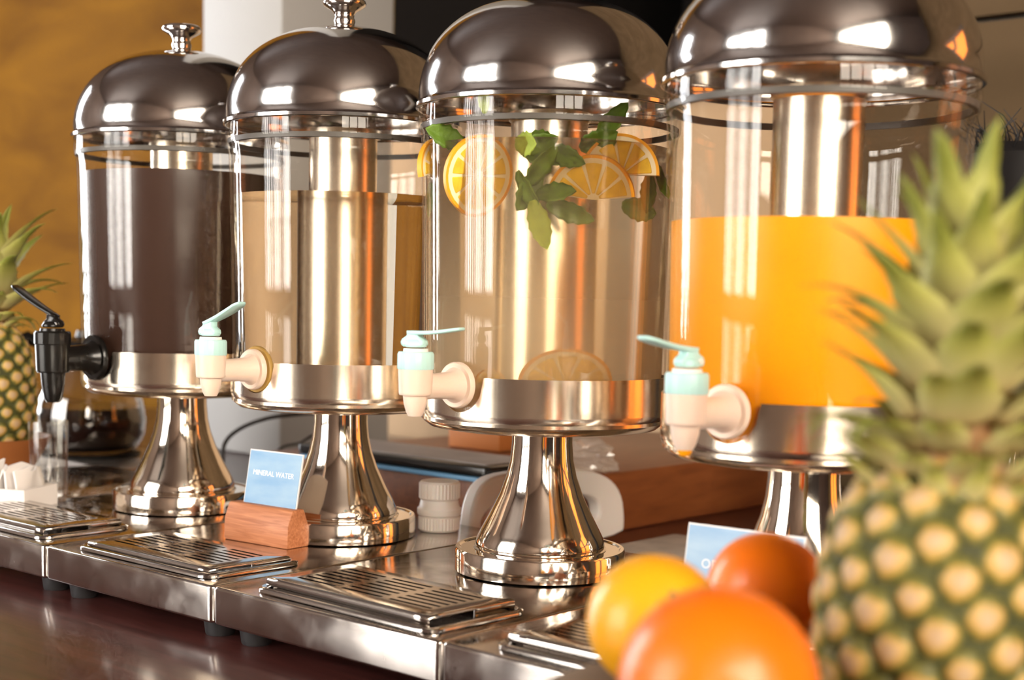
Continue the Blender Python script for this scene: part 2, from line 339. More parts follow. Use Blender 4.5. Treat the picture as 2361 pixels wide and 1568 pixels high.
def cover_mesh(L, D, h, notch):
    """pressed cover with three columns of long slots and a turned down skirt"""
    xs = [-L / 2]; cols = 3; m_ = .013; br = .008; sw = (L - 2 * m_ - (cols - 1) * br) / cols
    x = -L / 2 + m_
    slotx = []
    for c in range(cols):
        slotx.append(len(xs)); xs += [x, x + sw]; x += sw + br
    xs.append(L / 2)
    ys = [-D / 2]; rows = 7; my = .011; pitch = (D - 2 * my) / rows; slw = .0034
    sloty = []
    for k in range(rows):
        y = -D / 2 + my + pitch * (k + .5); sloty.append(len(ys)); ys += [y - slw / 2, y + slw / 2]
    ys.append(D / 2)
    nx, ny = len(xs), len(ys); vs = [(x, y, h) for y in ys for x in xs]; fs = []
    for j in range(ny - 1):
        for i in range(nx - 1):
            if i in slotx and j in sloty: continue
            fs.append((j * nx + i, j * nx + i + 1, (j + 1) * nx + i + 1, (j + 1) * nx + i))
    mb = MB(); mb.add(vs, fs)
    # lips pressed down around every slot
    for i in slotx:
        for j in sloty:
            a, b_, c, d = (xs[i], ys[j]), (xs[i + 1], ys[j]), (xs[i + 1], ys[j + 1]), (xs[i], ys[j + 1])
            q = [(*p, h) for p in (a, b_, c, d)] + [(*p, h - .0022) for p in (a, b_, c, d)]
            mb.add(q, [(k, (k + 1) % 4, 4 + (k + 1) % 4, 4 + k) for k in range(4)])
    # rounded skirt
    ring = [(x, -D / 2) for x in xs] + [(L / 2, y) for y in ys[1:]] + [(x, D / 2) for x in xs[::-1][1:]] + [(-L / 2, y) for y in ys[::-1][1:-1]]
    n = len(ring); e = .0025
    def off(p, o):
        sx = (1 if p[0] > L / 2 - 1e-6 else -1 if p[0] < -L / 2 + 1e-6 else 0); sy = (1 if p[1] > D / 2 - 1e-6 else -1 if p[1] < -D / 2 + 1e-6 else 0)
        return (p[0] + sx * o, p[1] + sy * o)
    lv = [(0, 0), (e * .7, -e * .3), (e, -e), (e, -h + .0005)]
    V_ = []
    for o, dz in lv: V_ += [(*off(p, o), h + dz) for p in ring]
    F_ = []
    for k in range(3):
        for i in range(n):
            j = (i + 1) % n
            mid = ((ring[i][0] + ring[j][0]) / 2, (ring[i][1] + ring[j][1]) / 2)
            if notch and k == 2 and mid[0] > L / 2 - 1e-6 and -.036 < mid[1] < .004: continue
            F_.append((k * n + i, k * n + j, (k + 1) * n + j, (k + 1) * n + i))
    mb.add(V_, F_)
    return mb.mesh('grille', 0, 2, True)
GR = {}
def drip_tray(u0, u1, v0, v1, h, label, rot=0):
    L, D = u1 - u0, v1 - v0
    r = empty('drip_tray', W((u0 + u1) / 2, (v0 + v1) / 2, UT + .0006), RZ + rot); tag(r, label, 'drip tray', 'slotted drip trays on the steel bases')
    out = rrect(-L / 2, L / 2, -D / 2, D / 2, .014, 6); inn = rrect(-L / 2 + .006, L / 2 - .006, -D / 2 + .006, D / 2 - .006, .010, 6); n = len(out)
    mid = [((a[0] + b_[0]) / 2, (a[1] + b_[1]) / 2) for a, b_ in zip(out, inn)]
    mb = MB(); V_ = [(*p, 0) for p in out] + [(*p, .0022) for p in out] + [(*p, .0040) for p in mid] + [(*p, .0024) for p in inn] + [(*p, .0008) for p in inn]
    F_ = [(k * n + i, k * n + (i + 1) % n, (k + 1) * n + (i + 1) % n, (k + 1) * n + i) for k in range(4) for i in range(n)]
    F_ += [tuple(range(n))[::-1], tuple(range(4 * n, 5 * n))]
    mb.add(V_, F_); mb.obj('pan', 'tray', r, angle=60)
    g = link('grille', cover_mesh(L - .024, D - .020, h, True), 'tray', r, angle=60); g.location = (0, 0, .0009)
    s = g.modifiers.new('thickness', 'SOLIDIFY'); s.thickness = .0009; s.offset = -1
    return r
drip_tray(-1.330, -1.140, .672, .768, .0085, 'slotted steel drip tray at the far left below the black tap')
drip_tray(-1.088, -.898, .672, .770, .006, 'slotted steel drip tray in front of the wooden card block')
drip_tray(-.845, -.650, .670, .770, .0095, 'slotted steel drip tray in front of the fruit-infused water dispenser', math.radians(-1.5))
drip_tray(-.603, -.420, .672, .768, .0095, 'slotted steel drip tray partly hidden behind the oranges')

# ------------------------------------------------------------------ beverage dispensers
def ring_profile(): return [(0, 0), (.0685, 0), (.0704, .0012), (.0704, .0182), (.0694, .0199), (.0668, .0199), (.0655, .0188), (.0, .0188)]
STEM = [(.0, .0184), (.0550, .0186), (.0550, .0192), (.0532, .0200), (.0535, .0225), (.0522, .0280), (.0487, .0350), (.0424, .0470), (.0343, .0640), (.0290, .0790), (.0262, .0920), (.0250, .1060), (.0249, .1215)]
RP, ZPB, ZPT = .1007, .1190, .1633
ZS = .1575; RN = .0215     # spigot axis height and radius of the notch cut in the pan wall
def pan_mesh():
    n = 192; mb = MB()
    bot = [(.0, .1200), (.0300, .1198), (.0850, ZPB), (.0930, .1205), (.0980, .1245), (RP, .1320)]
    def ztop(a):
        d = (a - 1.5 * PI + PI) % (2 * PI) - PI; s = RP * math.sin(d)
        if abs(d) > 1 or abs(s) >= RN: return ZPT
        return min(ZPT, ZS - math.sqrt(RN * RN - s * s))
    V_ = []; k = 0
    rows = 0
    for i in range(n):
        a = 2 * PI * i / n; c, q = math.cos(a), math.sin(a); zt = ztop(a); col = []
        for r, z in bot[1:]: col.append((r * c, r * q, z))
        for t in (.08, .16, .6, 1): col.append((RP * c, RP * q, .132 + (zt - .132) * t))
        ri = RP - .0012
        col.append((ri * c, ri * q, zt)); col.append((ri * c, ri * q, .126)); col.append((.088 * c, .088 * q, .1215))
        rows = len(col); V_ += col
    F_ = [(i * rows + p, ((i + 1) % n) * rows + p, ((i + 1) % n) * rows + p + 1, i * rows + p + 1) for i in range(n) for p in range(rows - 1)]
    F_ += [tuple(i * rows for i in range(n))[::-1], tuple(i * rows + rows - 1 for i in range(n))]
    mb.add(V_, F_); return mb.mesh('pan', 0, 2, True)
RJB, RJT = .0988, .1026
JAR_O = [(0, .1240), (.092, .1240), (.0965, .1265), (RJB, .133), (RJB + .00006, .1365), (RJB + .00012, .140), (RJT - .00012, .338), (RJT, .345), (.1036, .3535), (.1052, .3560), (.1056, .3640), (.1050, .3752)]
JAR_I = [(.1026, .3752), (.1022, .3600), (RJT - .0028, .345), (RJT - .0029, .338), (RJB - .0027, .142), (RJB - .0028, .1345), (.094, .1285), (0, .1270)]
def lid_profile():
    R, z0, H_ = .1062, .3768, .0865; p = [(R + .0006, .3728), (R + .0016, .3735), (R + .0018, .3762), (R + .0006, .3772), (R - .0002, .3782)]
    N = 20
    for i in range(N + 1):
        t = i / N * PI / 2; p.append(((R - .0004) * max(0, math.cos(t)) ** (2 / 2.25), .3785 + (.4633 - .3785) * math.sin(t) ** (2 / 2.25)))
    p[-1] = (0, .4633)
    return [(R - .0012, .3728)] + p
def lid_inner(): return [(r * .985, z - .0016) for r, z in lid_profile()[2:]][::-1]
KNOB = [(0, -.001), (.0135, -.001), (.0138, .0006), (.0098, .0014), (.0090, .0035), (.0098, .0058), (.0096, .0075), (.0086, .0095), (.0090, .0120), (.0100, .0136), (.0112, .0150), (.0150, .0172), (.0186, .0196), (.0196, .0218), (.0190, .0240), (.0170, .0256), (.0110, .0266), (0, .0268)]
TUBE = [(0, .1420), (.0285, .1420), (.0310, .1440), (.0310, .3640), (.0330, .3660), (.0330, .3720), (.0290, .3720)]
mesh_ring = MB().lathe(ring_profile(), 128).mesh('base_ring', weld=True)
mesh_stem = MB().lathe(STEM, 128).mesh('stem', weld=True)
mesh_pan = pan_mesh()
mesh_jar = MB().lathe(JAR_O + JAR_I, 128).mesh('jar', weld=True)
mesh_seal = MB().lathe([(.1000, .3555), (.1036, .3558), (.1038, .3600), (.1000, .3604)], 96, None, True).mesh('seal', weld=True)
mesh_lid = MB().lathe(lid_inner()[:-1] + lid_profile(), 128).mesh('lid', weld=True)
mesh_knob = MB().lathe(KNOB, 64).mesh('knob', weld=True)
mesh_tube = MB().lathe(TUBE, 96).mesh('ice_tube', weld=True)
def shared(name, me, m, parent, angle=35):
    if not me.materials:
        me.materials.append(M[m]); me.shade_smooth(); me.set_sharp_from_angle(angle=math.radians(angle))
    o = bpy.data.objects.new(name, me); COL.objects.link(o); o.parent = parent; return o

def spigot(parent, m_body, m_cap, m_gasket, lever_az, lever_el, sc=1.0, black=False, lever_len=.046):
    """tap on the front (local -y) of the pan; the body is the part, its pieces are sub-parts"""
    yb = -.148
    tv = Matrix.Translation((0, yb, 0)); side = Matrix.Rotation(PI / 2, 4, 'X')
    mb = MB()
    zc = ZS + .0025
    R = .0130 * sc
    zb = .1512 - (sc - 1) * .03
    mb.lathe([(0, zb), (R * .90, zb), (R * .94, zb + .0008), (R * .95, zb + .002), (R, .1690), (R, .1716), (0, .1716)], 40, tv)
    rp = .0098 * sc
    mb.lathe([(0, .0), (rp * .98, 0), (rp, .02), (rp * 1.08, .036), (rp * 1.45, .0405), (rp * 1.5, .044), (0, .044)], 36, Matrix.Translation((0, yb + .002, zc - .003)) @ Matrix.Rotation(-PI / 2, 4, 'X'))
    sp = mb.obj('spigot', m_body, parent, angle=50)
    MB().lathe([(0, zb + .001), (R * .72, zb + .001), (R * .66, .1450 - (sc - 1) * .05), (R * .52, .1385 - (sc - 1) * .08), (R * .40, .1355 - (sc - 1) * .08), (R * .30, .1355 - (sc - 1) * .08), (R * .3, .150), (0, .150)], 36, tv).obj('nozzle', m_body, sp)
    MB().lathe([(rp * .9, .0), (.0168 * sc, .0), (.0178 * sc, .0015), (.0178 * sc, .0045), (.016 * sc, .0055), (rp * .9, .0055)], 40, Matrix.Translation((0, -.1062, zc - .003)) @ Matrix.Rotation(-PI / 2, 4, 'X'), True).obj('flange', m_body, sp)
    if m_gasket:
        MB().lathe([(rp * .8, 0), (.0198, 0), (.0203, .001), (.0203, .0036), (.0198, .0044), (rp * .8, .0044)], 40, Matrix.Translation((0, -.1004, zc - .003)) @ Matrix.Rotation(-PI / 2, 4, 'X'), True).obj('gasket', m_gasket, sp)
    # ribbed screw cap
    n = 60; mbc = MB(); V_ = []; F_ = []
    prof = [(R * .7, .1700), (R * 1.02, .1702), (R * 1.05, .1712), (R * 1.05, .1815), (R * .98, .1832), (R * .6, .1834)]
    k = len(prof)
    for i in range(n):
        a = 2 * PI * i / n; rib = .9 if i % 3 == 0 else 0
        for r, z in prof: V_.append(((r - (rib * .0004 if r > R else 0)) * math.cos(a), (r - (rib * .0004 if r > R else 0)) * math.sin(a) + yb, z))
    F_ = [(i * k + p, ((i + 1) % n) * k + p, ((i + 1) % n) * k + p + 1, i * k + p + 1) for i in range(n) for p in range(k - 1)] + [tuple(i * k + k - 1 for i in range(n)), tuple(i * k for i in range(n))[::-1]]
    mbc.add(V_, F_).obj('screw_cap', m_cap, sp, angle=25)
    MB().lathe([(0, .1830), (R * .74, .1830), (R * .70, .1856), (0, .1858)], 30, tv).obj('stem_collar', 'white' if not black else m_body, sp)
    # lever: yoke with pin and a long paddle
    lz = empty('lever', (0, 0, 0), 0, sp) if False else None
    mt = Matrix.Translation((0, yb, .1866)) @ Matrix.Rotation(lever_az, 4, 'Z')
    mb = MB()
    mb.lathe([(0, 0), (R * .60, 0), (R * .62, .002), (R * .50, .0055), (0, .006)], 24, mt)
    prof = [(-.0105, .0012), (-.0085, .0002), (.0060, .0002), (.0085, .0020), (.0080, .0050), (.0040, .0078), (.0040, .0120), (-.0052, .0120), (-.0060, .0084), (-.0100, .0060), (-.0112, .0035)]
    V_ = [Vector((x, y, z)) for y in (-.0042, .0042) for x, z in prof]; n = len(prof)
    F_ = [tuple(range(n)), tuple(range(n, 2 * n))[::-1]] + [(i, (i + 1) % n, n + (i + 1) % n, n + i) for i in range(n)]
    mb.add([mt @ v for v in V_], F_)
    el = Matrix.Translation((-.004, 0, .0108)) @ Matrix.Rotation(-lever_el, 4, 'Y')
    L = lever_len; V_ = []; st = 10
    for i in range(st + 1):
        t = i / st; x = -.002 + t * L; hw = .0042 + .0030 * min(1, t * 1.6) - (.003 if i == st else 0); zz = -.0012 * math.sin(t * PI) + .003 * t * t * math.sin(lever_el) * 0
        th = .0016 - .0005 * t
        V_ += [Vector((x, -hw, zz - th)), Vector((x, hw, zz - th)), Vector((x, hw, zz + th)), Vector((x, -hw, zz + th))]
    F_ = [(i * 4 + a, i * 4 + (a + 1) % 4, i * 4 + 4 + (a + 1) % 4, i * 4 + 4 + a) for i in range(st) for a in range(4)] + [(3, 2, 1, 0), tuple(st * 4 + a for a in range(4))]
    mb.add([mt @ el @ v for v in V_], F_)
    mb.obj('lever', m_cap, sp, .0005, 1, angle=50)
    MB().lathe([(0, -.0052), (.0016, -.0052), (.0019, -.0046), (.0019, .0046), (.0016, .0052), (0, .0052)], 16, mt @ Matrix.Translation((-.0072, 0, .0036)) @ side).obj('pin', 'white' if not black else 'chrome', sp)
    return sp

def dispenser(loc, label, sp_args, k=1.0):
    r = empty('beverage_dispenser', loc, RZ); r.scale = (k, k, k); tag(r, label, 'drink dispenser', 'row of domed drink dispensers')
    shared('base_ring', mesh_ring, 'stem', r); shared('stem', mesh_stem, 'stem', r, 50); shared('pan', mesh_pan, 'pan', r, 50)
    shared('jar', mesh_jar, 'jar', r, 40); shared('seal', mesh_seal, 'glassrim', r)
    ld = shared('lid', mesh_lid, 'lid', r, 50); kb = shared('knob', mesh_knob, 'chrome', ld, 60); kb.location = (0, 0, .4633)
    shared('ice_tube', mesh_tube, 'tube', r)
    spigot(r, *sp_args[0], **sp_args[1])
    return r
def drink(root, level, m, label, k=1.0):
    def ri(z): return RJB - .0036 + (RJT - RJB) * (z - .133) / (.345 - .133)
    o = MB().lathe([(0, .1292), (.090, .1292), (ri(.138), .137), (ri(level), level), (ri(level) - .001, level + .0002), (0, level + .0002)], 128).obj('drink', m, None, angle=35)
    o.location = root.location; o.rotation_euler = root.rotation_euler; o.scale = root.scale
    return tag(o, label, 'drink')
DP = [(-.3416, 1.4747), (-.1596, 1.3259), (.0249, 1.1700), (.2022, .9815)]
DK = [1.0, 1.0, .999, .99]
R_ = math.radians
d1 = dispenser((*DP[0], UT + .0002), 'domed steel dispenser full of dark brown drink, with a black tap', (('black', 'black', None, R_(200), R_(30)), dict(sc=1.25, black=True, lever_len=.058)), DK[0])
d2 = dispenser((*DP[1], UT + .0002), 'domed steel dispenser of clear water showing its steel ice tube', (('peach', 'aqua', 'brass', R_(8), R_(24)), {}), DK[1])
d3 = dispenser((*DP[2], UT + .0002), 'domed steel dispenser holding orange slices and mint in water', (('peach', 'aqua', None, R_(12), R_(5)), {}), DK[2])
d4 = dispenser((*DP[3], UT + .0002), 'domed steel dispenser two-thirds full of orange juice, behind the large pineapple', (('peach', 'aqua', None, R_(-100), R_(10)), {}), DK[3])
drink(d1, .3390, 'coffee', 'dark brown drink filling the dispenser with the black tap')
drink(d2, .3110, 'water', 'clear water around the steel ice tube')
drink(d3, .3430, 'lemonwater', 'pale cloudy water with orange slices and mint')
drink(d4, .2810, 'juice', 'bright orange juice in the dispenser on the right')
# a drop of juice hanging from the tap
o = MB().lathe([(0, -.004), (.003, -.0032), (.0046, -.0008), (.0046, .001), (0, .001)], 20).obj('juice_drop', 'juice'); o.location = d4.location + Matrix.Rotation(RZ, 3, 'Z') @ Vector((0, -.148 * .99, .1350 * .99))
tag(o, 'orange juice drop hanging from the nozzle of the rightmost tap', 'drop')

# ------------------------------------------------------------------ orange slices and mint in the third dispenser
def frame_at(u, v, z):   # local dispenser frame -> world
    return d3.location + Matrix.Rotation(RZ, 3, 'Z') @ Vector((u, v, z))
def slice_(name, loc, rot, r, a0, a1, label, t=.0045):
    e = empty(name, loc); e.rotation_euler = rot; tag(e, label, 'orange slice', 'orange slices in the water')
    full = a1 - a0 > 6.2; n = 36
    def sector(r0, r1, b0, b1, z0, z1, k):
        mb = MB(); V_ = []; closed = (b1 - b0) > 6.2; cnt = k if closed else k + 1
        for i in range(cnt):
            a = b0 + (b1 - b0) * i / k; c, s = math.cos(a), math.sin(a)
            V_ += [(r0 * c, r0 * s, z0), (r1 * c, r1 * s, z0), (r1 * c, r1 * s, z1), (r0 * c, r0 * s, z1)]
        F_ = [(i * 4 + p, ((i + 1) % cnt) * 4 + p, ((i + 1) % cnt) * 4 + (p + 1) % 4, i * 4 + (p + 1) % 4) for i in range(k) for p in range(4)]
        if not closed: F_ += [(3, 2, 1, 0), tuple(k * 4 + p for p in range(4))]
        return mb.add(V_, F_)
    sector(r * .93, r, a0, a1, -t / 2, t / 2, n).obj('rind', 'rind', e)
    sector(.0005, r * .93, a0, a1, -t / 2 + .0004, t / 2 - .0004, n).obj('pith', 'pith', e)
    ns = 10 if full else max(2, round(10 * (a1 - a0) / (2 * PI)))
    for i in range(ns):
        b0 = a0 + (a1 - a0) * i / ns + .05; b1 = a0 + (a1 - a0) * (i + 1) / ns - .05
        sector(r * .14, r * .82, b0, b1, -t / 2 - .0001, t / 2 + .0001, 6).obj('segment', 'flesh', e, .0006, 1)
    return e
CAMDIR = math.atan2(-1.17, .025)     # direction from the dispenser axis to the camera in world xy
def on_jar(px, py, rad):
    """point inside the third jar at radius rad (front side) under the given picture point"""
    p0 = Vector((0, 0, CZ)); r = ray(px, py); c = Vector((DP[2][0], DP[2][1]))
    a = r.x ** 2 + r.y ** 2; b_ = -2 * (r.x * c.x + r.y * c.y); cc = c.length_squared - rad * rad; disc = b_ * b_ - 4 * a * cc
    t = (-b_ - math.sqrt(max(0, disc))) / (2 * a); return p0 + r * t
def face_cam(p, extra=(0, 0, 0)):
    d = Vector((0, 0, CZ)) - p; q = d.to_track_quat('Z', 'Y'); return (q.to_matrix() @ Euler(extra).to_matrix()).to_euler()
p = on_jar(1108, 405, .082); slice_('orange_slice', p, face_cam(p, (.1, .5, 0)), .031, 0, 2 * PI, 'round orange slice at the left of the infused water')
p = on_jar(1362, 460, .076); slice_('orange_slice', p, face_cam(p, (.12, -.1, 0)), .0335, .08, PI - .12, 'half orange slice lower in the middle, partly behind the other half slice')
p = on_jar(1426, 403, .086); slice_('orange_slice', p, face_cam(p, (-.15, -.1, -.03)), .031, .02, PI - .05, 'half orange slice at the right, just under the surface')
p = on_jar(1015, 395, .088); slice_('orange_slice', p, face_cam(p, (.1, .9, .3)), .026, .3, PI, 'small piece of orange at the left wall of the jar')
p = on_jar(1136, 884, .080); slice_('orange_slice', p, face_cam(p, (0, .1, 0)), .0125, 0, PI, 'small orange slice lying low at the jar bottom, left')
p = on_jar(1300, 884, .060); slice_('orange_slice', p, face_cam(p, (-.5, 0, 0)), .034, 0, PI, 'wide orange slice lying low at the jar bottom, centre')
def leaf_mesh(name, L, wd, cup=.2, bend=.3, n=10, k=6, serr=.08):
    mb = MB(); top = []; 
    for i in range(n + 1):
        t = i / n; hw = wd / 2 * (math.sin(PI * min(1, t * .92 + .06)) ** .75) * (1 + (serr if i % 2 else -serr)) * (1 if t < .98 else .2)
        for j in range(k + 1):
            s = j / k * 2 - 1; x = s * hw; y = t * L; z = cup * abs(s) * hw + bend * L * t * t * .5 - .0006 * math.cos(6 * PI * t) * abs(s) - (.0005 if j == k // 2 else 0)
            top.append((x, y, z))
    m_ = len(top); V_ = top + [(x, y, z - .0006) for x, y, z in top]; F_ = []
    for i in range(n):
        for j in range(k):
            a = i * (k + 1) + j; F_.append((a, a + 1, a + k + 2, a + k + 1)); F_.append((m_ + a, m_ + a + k + 1, m_ + a + k + 2, m_ + a + 1))
    for i in range(n):
        a = i * (k + 1); F_.append((a, a + k + 1, m_ + a + k + 1, m_ + a)); a += k; F_.append((a, m_ + a, m_ + a + k + 1, a + k + 1))
    F_.append(tuple(range(k, -1, -1)) + tuple(range(m_, m_ + k + 1))); e0 = n * (k + 1)
    F_.append(tuple(range(e0, e0 + k + 1)) + tuple(range(m_ + e0 + k, m_ + e0 - 1, -1)))
    return mb.add(V_, F_).mesh(name)
random.seed(4)
leafmeshes = []
for i in range(4):
    me = leaf_mesh('mint_leaf', .030 + .004 * i, .016 + .002 * (i % 2), .25, .25 * (i - 1)); me.materials.append(M['mint' if i < 3 else 'mintlight']); me.shade_smooth(); leafmeshes.append(me)
def mint(px, py, rad, rot, k, label, group=None, pale=False, s=1.0):
    me = leafmeshes[k]
    o = bpy.data.objects.new('mint_leaf', me); COL.objects.link(o); p = on_jar(px, py, rad); o.location = p
    o.rotation_euler = face_cam(p, rot); o.scale = (s, s, s); return tag(o, label, 'mint leaf', group or 'mint leaves in the water')
ML = 'dark green mint leaf tangled with others between the orange slices'
for (px, py, rad, rot, k) in [(1200, 345, .080, (.3, .2, -1.2), 0), (1245, 395, .074, (.2, -.3, 2.6), 1), (1215, 430, .080, (.1, .5, -.5), 2), (1265, 345, .070, (.5, .1, -1.9), 0), (1300, 372, .074, (-.4, .4, 1.2), 1), (1195, 395, .084, (.2, .9, -2.4), 2), (1235, 452, .078, (.3, -.5, -1.5), 0), (1330, 345, .066, (.2, .3, -1.1), 1), (1375, 325, .062, (-.3, -.4, -.6), 2), (1280, 330, .060, (.8, .2, 1.6), 0), (1070, 335, .082, (.4, .3, 1.3), 1), (1190, 330, .085, (1.0, 0, -1.6), 3), (1260, 470, .06, (.2, .3, -1.8), 2), (1400, 470, .05, (.4, .2, -1.7), 1)]:
    mint(px, py, rad, rot, k, ML)
mint(1228, 462, .088, (.1, .1, PI + .35), 3, 'single pale green mint leaf hanging below the others, seen whole', s=.92)
mint(1478, 400, .082, (.2, -.5, PI - .1), 0, 'dark mint leaf hanging at the right wall under the half slices', s=1.0)
mint(1500, 380, .088, (.2, -.8, PI + .3), 2, 'darkest mint leaf at the far right of the infused water', s=.8)
mint(1035, 420, .080, (.3, .4, PI - .2), 1, 'dark mint leaf hanging at the left below the small orange piece', s=.9)
mint(1118, 262, .094, (.1, .3, .2), 3, 'pale mint leaf stuck to the jar wall just below the lid', s=.5)

# ------------------------------------------------------------------ card holders
M['cardblue'] = None
m, n, l, b = mat('blue_sky_print')
tc = n.new('ShaderNodeTexCoord'); t = n.new('ShaderNodeTexNoise'); t.inputs['Scale'].default_value = 26; t.inputs['Detail'].default_value = 3
mp = n.new('ShaderNodeMapping'); mp.inputs['Scale'].default_value = (.7, 1, 2.2); l.new(tc.outputs['Object'], mp.inputs[0]); l.new(mp.outputs[0], t.inputs['Vector'])
r = n.new('ShaderNodeValToRGB'); r.color_ramp.elements[0].position = .35; r.color_ramp.elements[1].position = .72
r.color_ramp.elements[0].color = (.19, .36, .58, 1); r.color_ramp.elements[1].color = (.34, .50, .64, 1); l.new(t.outputs[0], r.inputs[0]); l.new(r.outputs[0], b.inputs['Base Color']); b.inputs['Roughness'].default_value = .35
M['cardblue'] = m
M['cardedge'] = simple('card_sleeve', (.75, .72, .70), .3)
M['cardtext'] = simple('white_print', (.92, .92, .92), .5)
def card_set(loc, rz, L, cw, chh, words, tsize, tz, label_h, label_c, lean=.16, cx=0):
    h = .034
    prof = [(-.0135, 0), (.0135, 0), (.0125, .020), (.0070, h), (-.0070, h), (-.0125, .020)]
    mb = MB(); V_ = [(x, y, z) for x in (-L / 2, L / 2) for y, z in prof]; n = len(prof)
    mb.add(V_, [tuple(range(n))[::-1], tuple(range(n, 2 * n))] + [(i, (i + 1) % n, n + (i + 1) % n, n + i) for i in range(n)])
    o = mb.obj('card_block', 'block', None, .0016, 2); o.location = loc; o.rotation_euler = (0, 0, rz); tag(o, label_h, 'card holder')
    c = empty('menu_card'); c.matrix_world = Matrix.Translation(loc) @ Matrix.Rotation(rz, 4, 'Z') @ Matrix.Translation((cx, 0, h - .004)) @ Matrix.Rotation(-lean, 4, 'X')
    tag(c, label_c, 'card')
    MB().box(-cw / 2 - .0012, cw / 2 + .0012, -.0003, .0009, 0, chh + .0012).obj('sleeve', 'cardedge', c)
    MB().box(-cw / 2, cw / 2, -.0007, -.0002, .001, chh).obj('print', 'cardblue', c)
    text('lettering', words, tsize, 'cardtext', c, (0, -.00085, chh * tz), (PI / 2, 0, 0))
a = onz(515, 1242, UT); b_ = onz(662, 1268, UT); dv = (b_ - a); rz1 = math.atan2(dv.y, dv.x)
nrm = Vector((-math.sin(rz1), math.cos(rz1), 0))
card_set((a + b_) / 2 + nrm * .0135, rz1, dv.length, .066, .0515, 'MINERAL WATER', .0068, .62, 'reddish wooden card block beside the clear water dispenser', 'small blue card reading MINERAL WATER, upright in a wooden block', .18, .004)
a = onz(1592, 1203, .1265); b_ = onz(1855, 1237, .1265); dv = b_ - a; rz2 = math.atan2(dv.y, dv.x); mid = (a + b_) / 2; nrm2 = Vector((-math.sin(rz2), math.cos(rz2), 0))
bl = mid - nrm2 * .008; bl.z = UT
card_set(bl, rz2, .092, dv.length, .0505, 'ORANGE JUICE', .0085, .52, 'wooden card block hidden behind the pile of oranges', 'blue card behind the oranges, lettering starting with OR', .16)

# ------------------------------------------------------------------ fruit: oranges and pineapples
STZ = .100
st = empty('fruit_stand', (.125, .575, 0)); tag(st, 'round dark wooden stand under the oranges and the large pineapple', 'fruit stand')
MB().lathe([(0, .078), (.100, .078), (.118, .084), (.122, .094), (.120, .0995), (.112, STZ), (0, STZ)], 64).obj('plate', 'stand', st)
MB().lathe([(0, 0), (.07, 0), (.072, .006), (.04, .020), (.030, .045), (.040, .070), (.060, .0785), (0, .0785)], 48).obj('foot', 'stand', st)
def orange(px, py, Y, r, m, label, tilt):
    e = empty('orange'); p = at(px, py, Y); p.z = STZ + r * .965 + .0004; e.location = p; e.rotation_euler = tilt; tag(e, label, 'orange', 'oranges on the fruit stand')
    prof = []
    for i in range(33):
        t = -PI / 2 + PI * i / 32; rr = r * math.cos(t); z = r * .965 * math.sin(t)
        if i > 26: z -= r * .05 * ((i - 26) / 6) ** 2
        prof.append((max(0, rr), z))
    MB().lathe(prof, 64).obj('peel', m, e, angle=80)
    MB().lathe([(0, r * .89), (r * .07, r * .895), (r * .08, r * .915), (r * .04, r * .935), (0, r * .93)], 14).obj('stem_scar', 'scar', e)
    return e
orange(1508, 1474, .620, .0300, 'yelloworange', 'yellowish orange at the left of the fruit pile', (.9, .3, 0))
orange(1768, 1380, .690, .0298, 'redorange', 'deep reddish orange at the back, in front of the blue card', (-.6, .8, 0))
orange(1655, 1605, .497, .0355, 'orange', 'large bright orange in the very front at the bottom edge', (1.4, -.5, 0))

m, n, l, b = mat('pineapple_eye')
tc = n.new('ShaderNodeTexCoord'); ln = n.new('ShaderNodeVectorMath'); ln.operation = 'LENGTH'
mp = n.new('ShaderNodeMapping'); mp.inputs['Scale'].default_value = (1, 1, 0); l.new(tc.outputs['Object'], mp.inputs[0]); l.new(mp.outputs[0], ln.inputs[0])
ns = n.new('ShaderNodeTexNoise'); ns.inputs['Scale'].default_value = 1.4; l.new(tc.outputs['Object'], ns.inputs['Vector'])
ma = n.new('ShaderNodeMath'); ma.operation = 'MULTIPLY_ADD'; ma.inputs[1].default_value = .7; l.new(ns.outputs[0], ma.inputs[0]); l.new(ln.outputs[1], ma.inputs[2])
r = n.new('ShaderNodeValToRGB'); e = r.color_ramp.elements; e[0].position = .35; e[0].color = (.54, .37, .21, 1); e[1].position = 1.28; e[1].color = (.07, .065, .012, 1)
mr = n.new('ShaderNodeMapRange'); mr.inputs['From Max'].default_value = 1.5; l.new(ma.outputs[0], mr.inputs[0]); l.new(mr.outputs[0], r.inputs[0])
for pos, c in ((.48, (.56, .36, .15)), (.64, (.50, .31, .06)), (.77, (.15, .14, .025))):
    q = r.color_ramp.elements.new(pos); q.color = (*c, 1)
e = r.color_ramp.elements; e[-1].position = .95
l.new(r.outputs[0], b.inputs['Base Color']); b.inputs['Roughness'].default_value = .55
M['eye'] = m
M['pinebody'] = simple('pineapple_groove', (.060, .062, .014), .7, var=.3, vscale=40)
M['bract'] = simple('dry_bract', (.34, .18, .07), .7, var=.3, vscale=60)
m, n, l, b = mat('pineapple_leaf')
tc = n.new('ShaderNodeTexCoord'); sx = n.new('ShaderNodeSeparateXYZ'); l.new(tc.outputs['Generated'], sx.inputs[0])
ns = n.new('ShaderNodeTexNoise'); ns.inputs['Scale'].default_value = 60; mp = n.new('ShaderNodeMapping'); mp.inputs['Scale'].default_value = (3, .5, .5); l.new(tc.outputs['Object'], mp.inputs[0]); l.new(mp.outputs[0], ns.inputs['Vector'])
ma = n.new('ShaderNodeMath'); ma.operation = 'MULTIPLY_ADD'; ma.inputs[1].default_value = .5; l.new(ns.outputs[0], ma.inputs[0]); l.new(sx.outputs[1], ma.inputs[2])
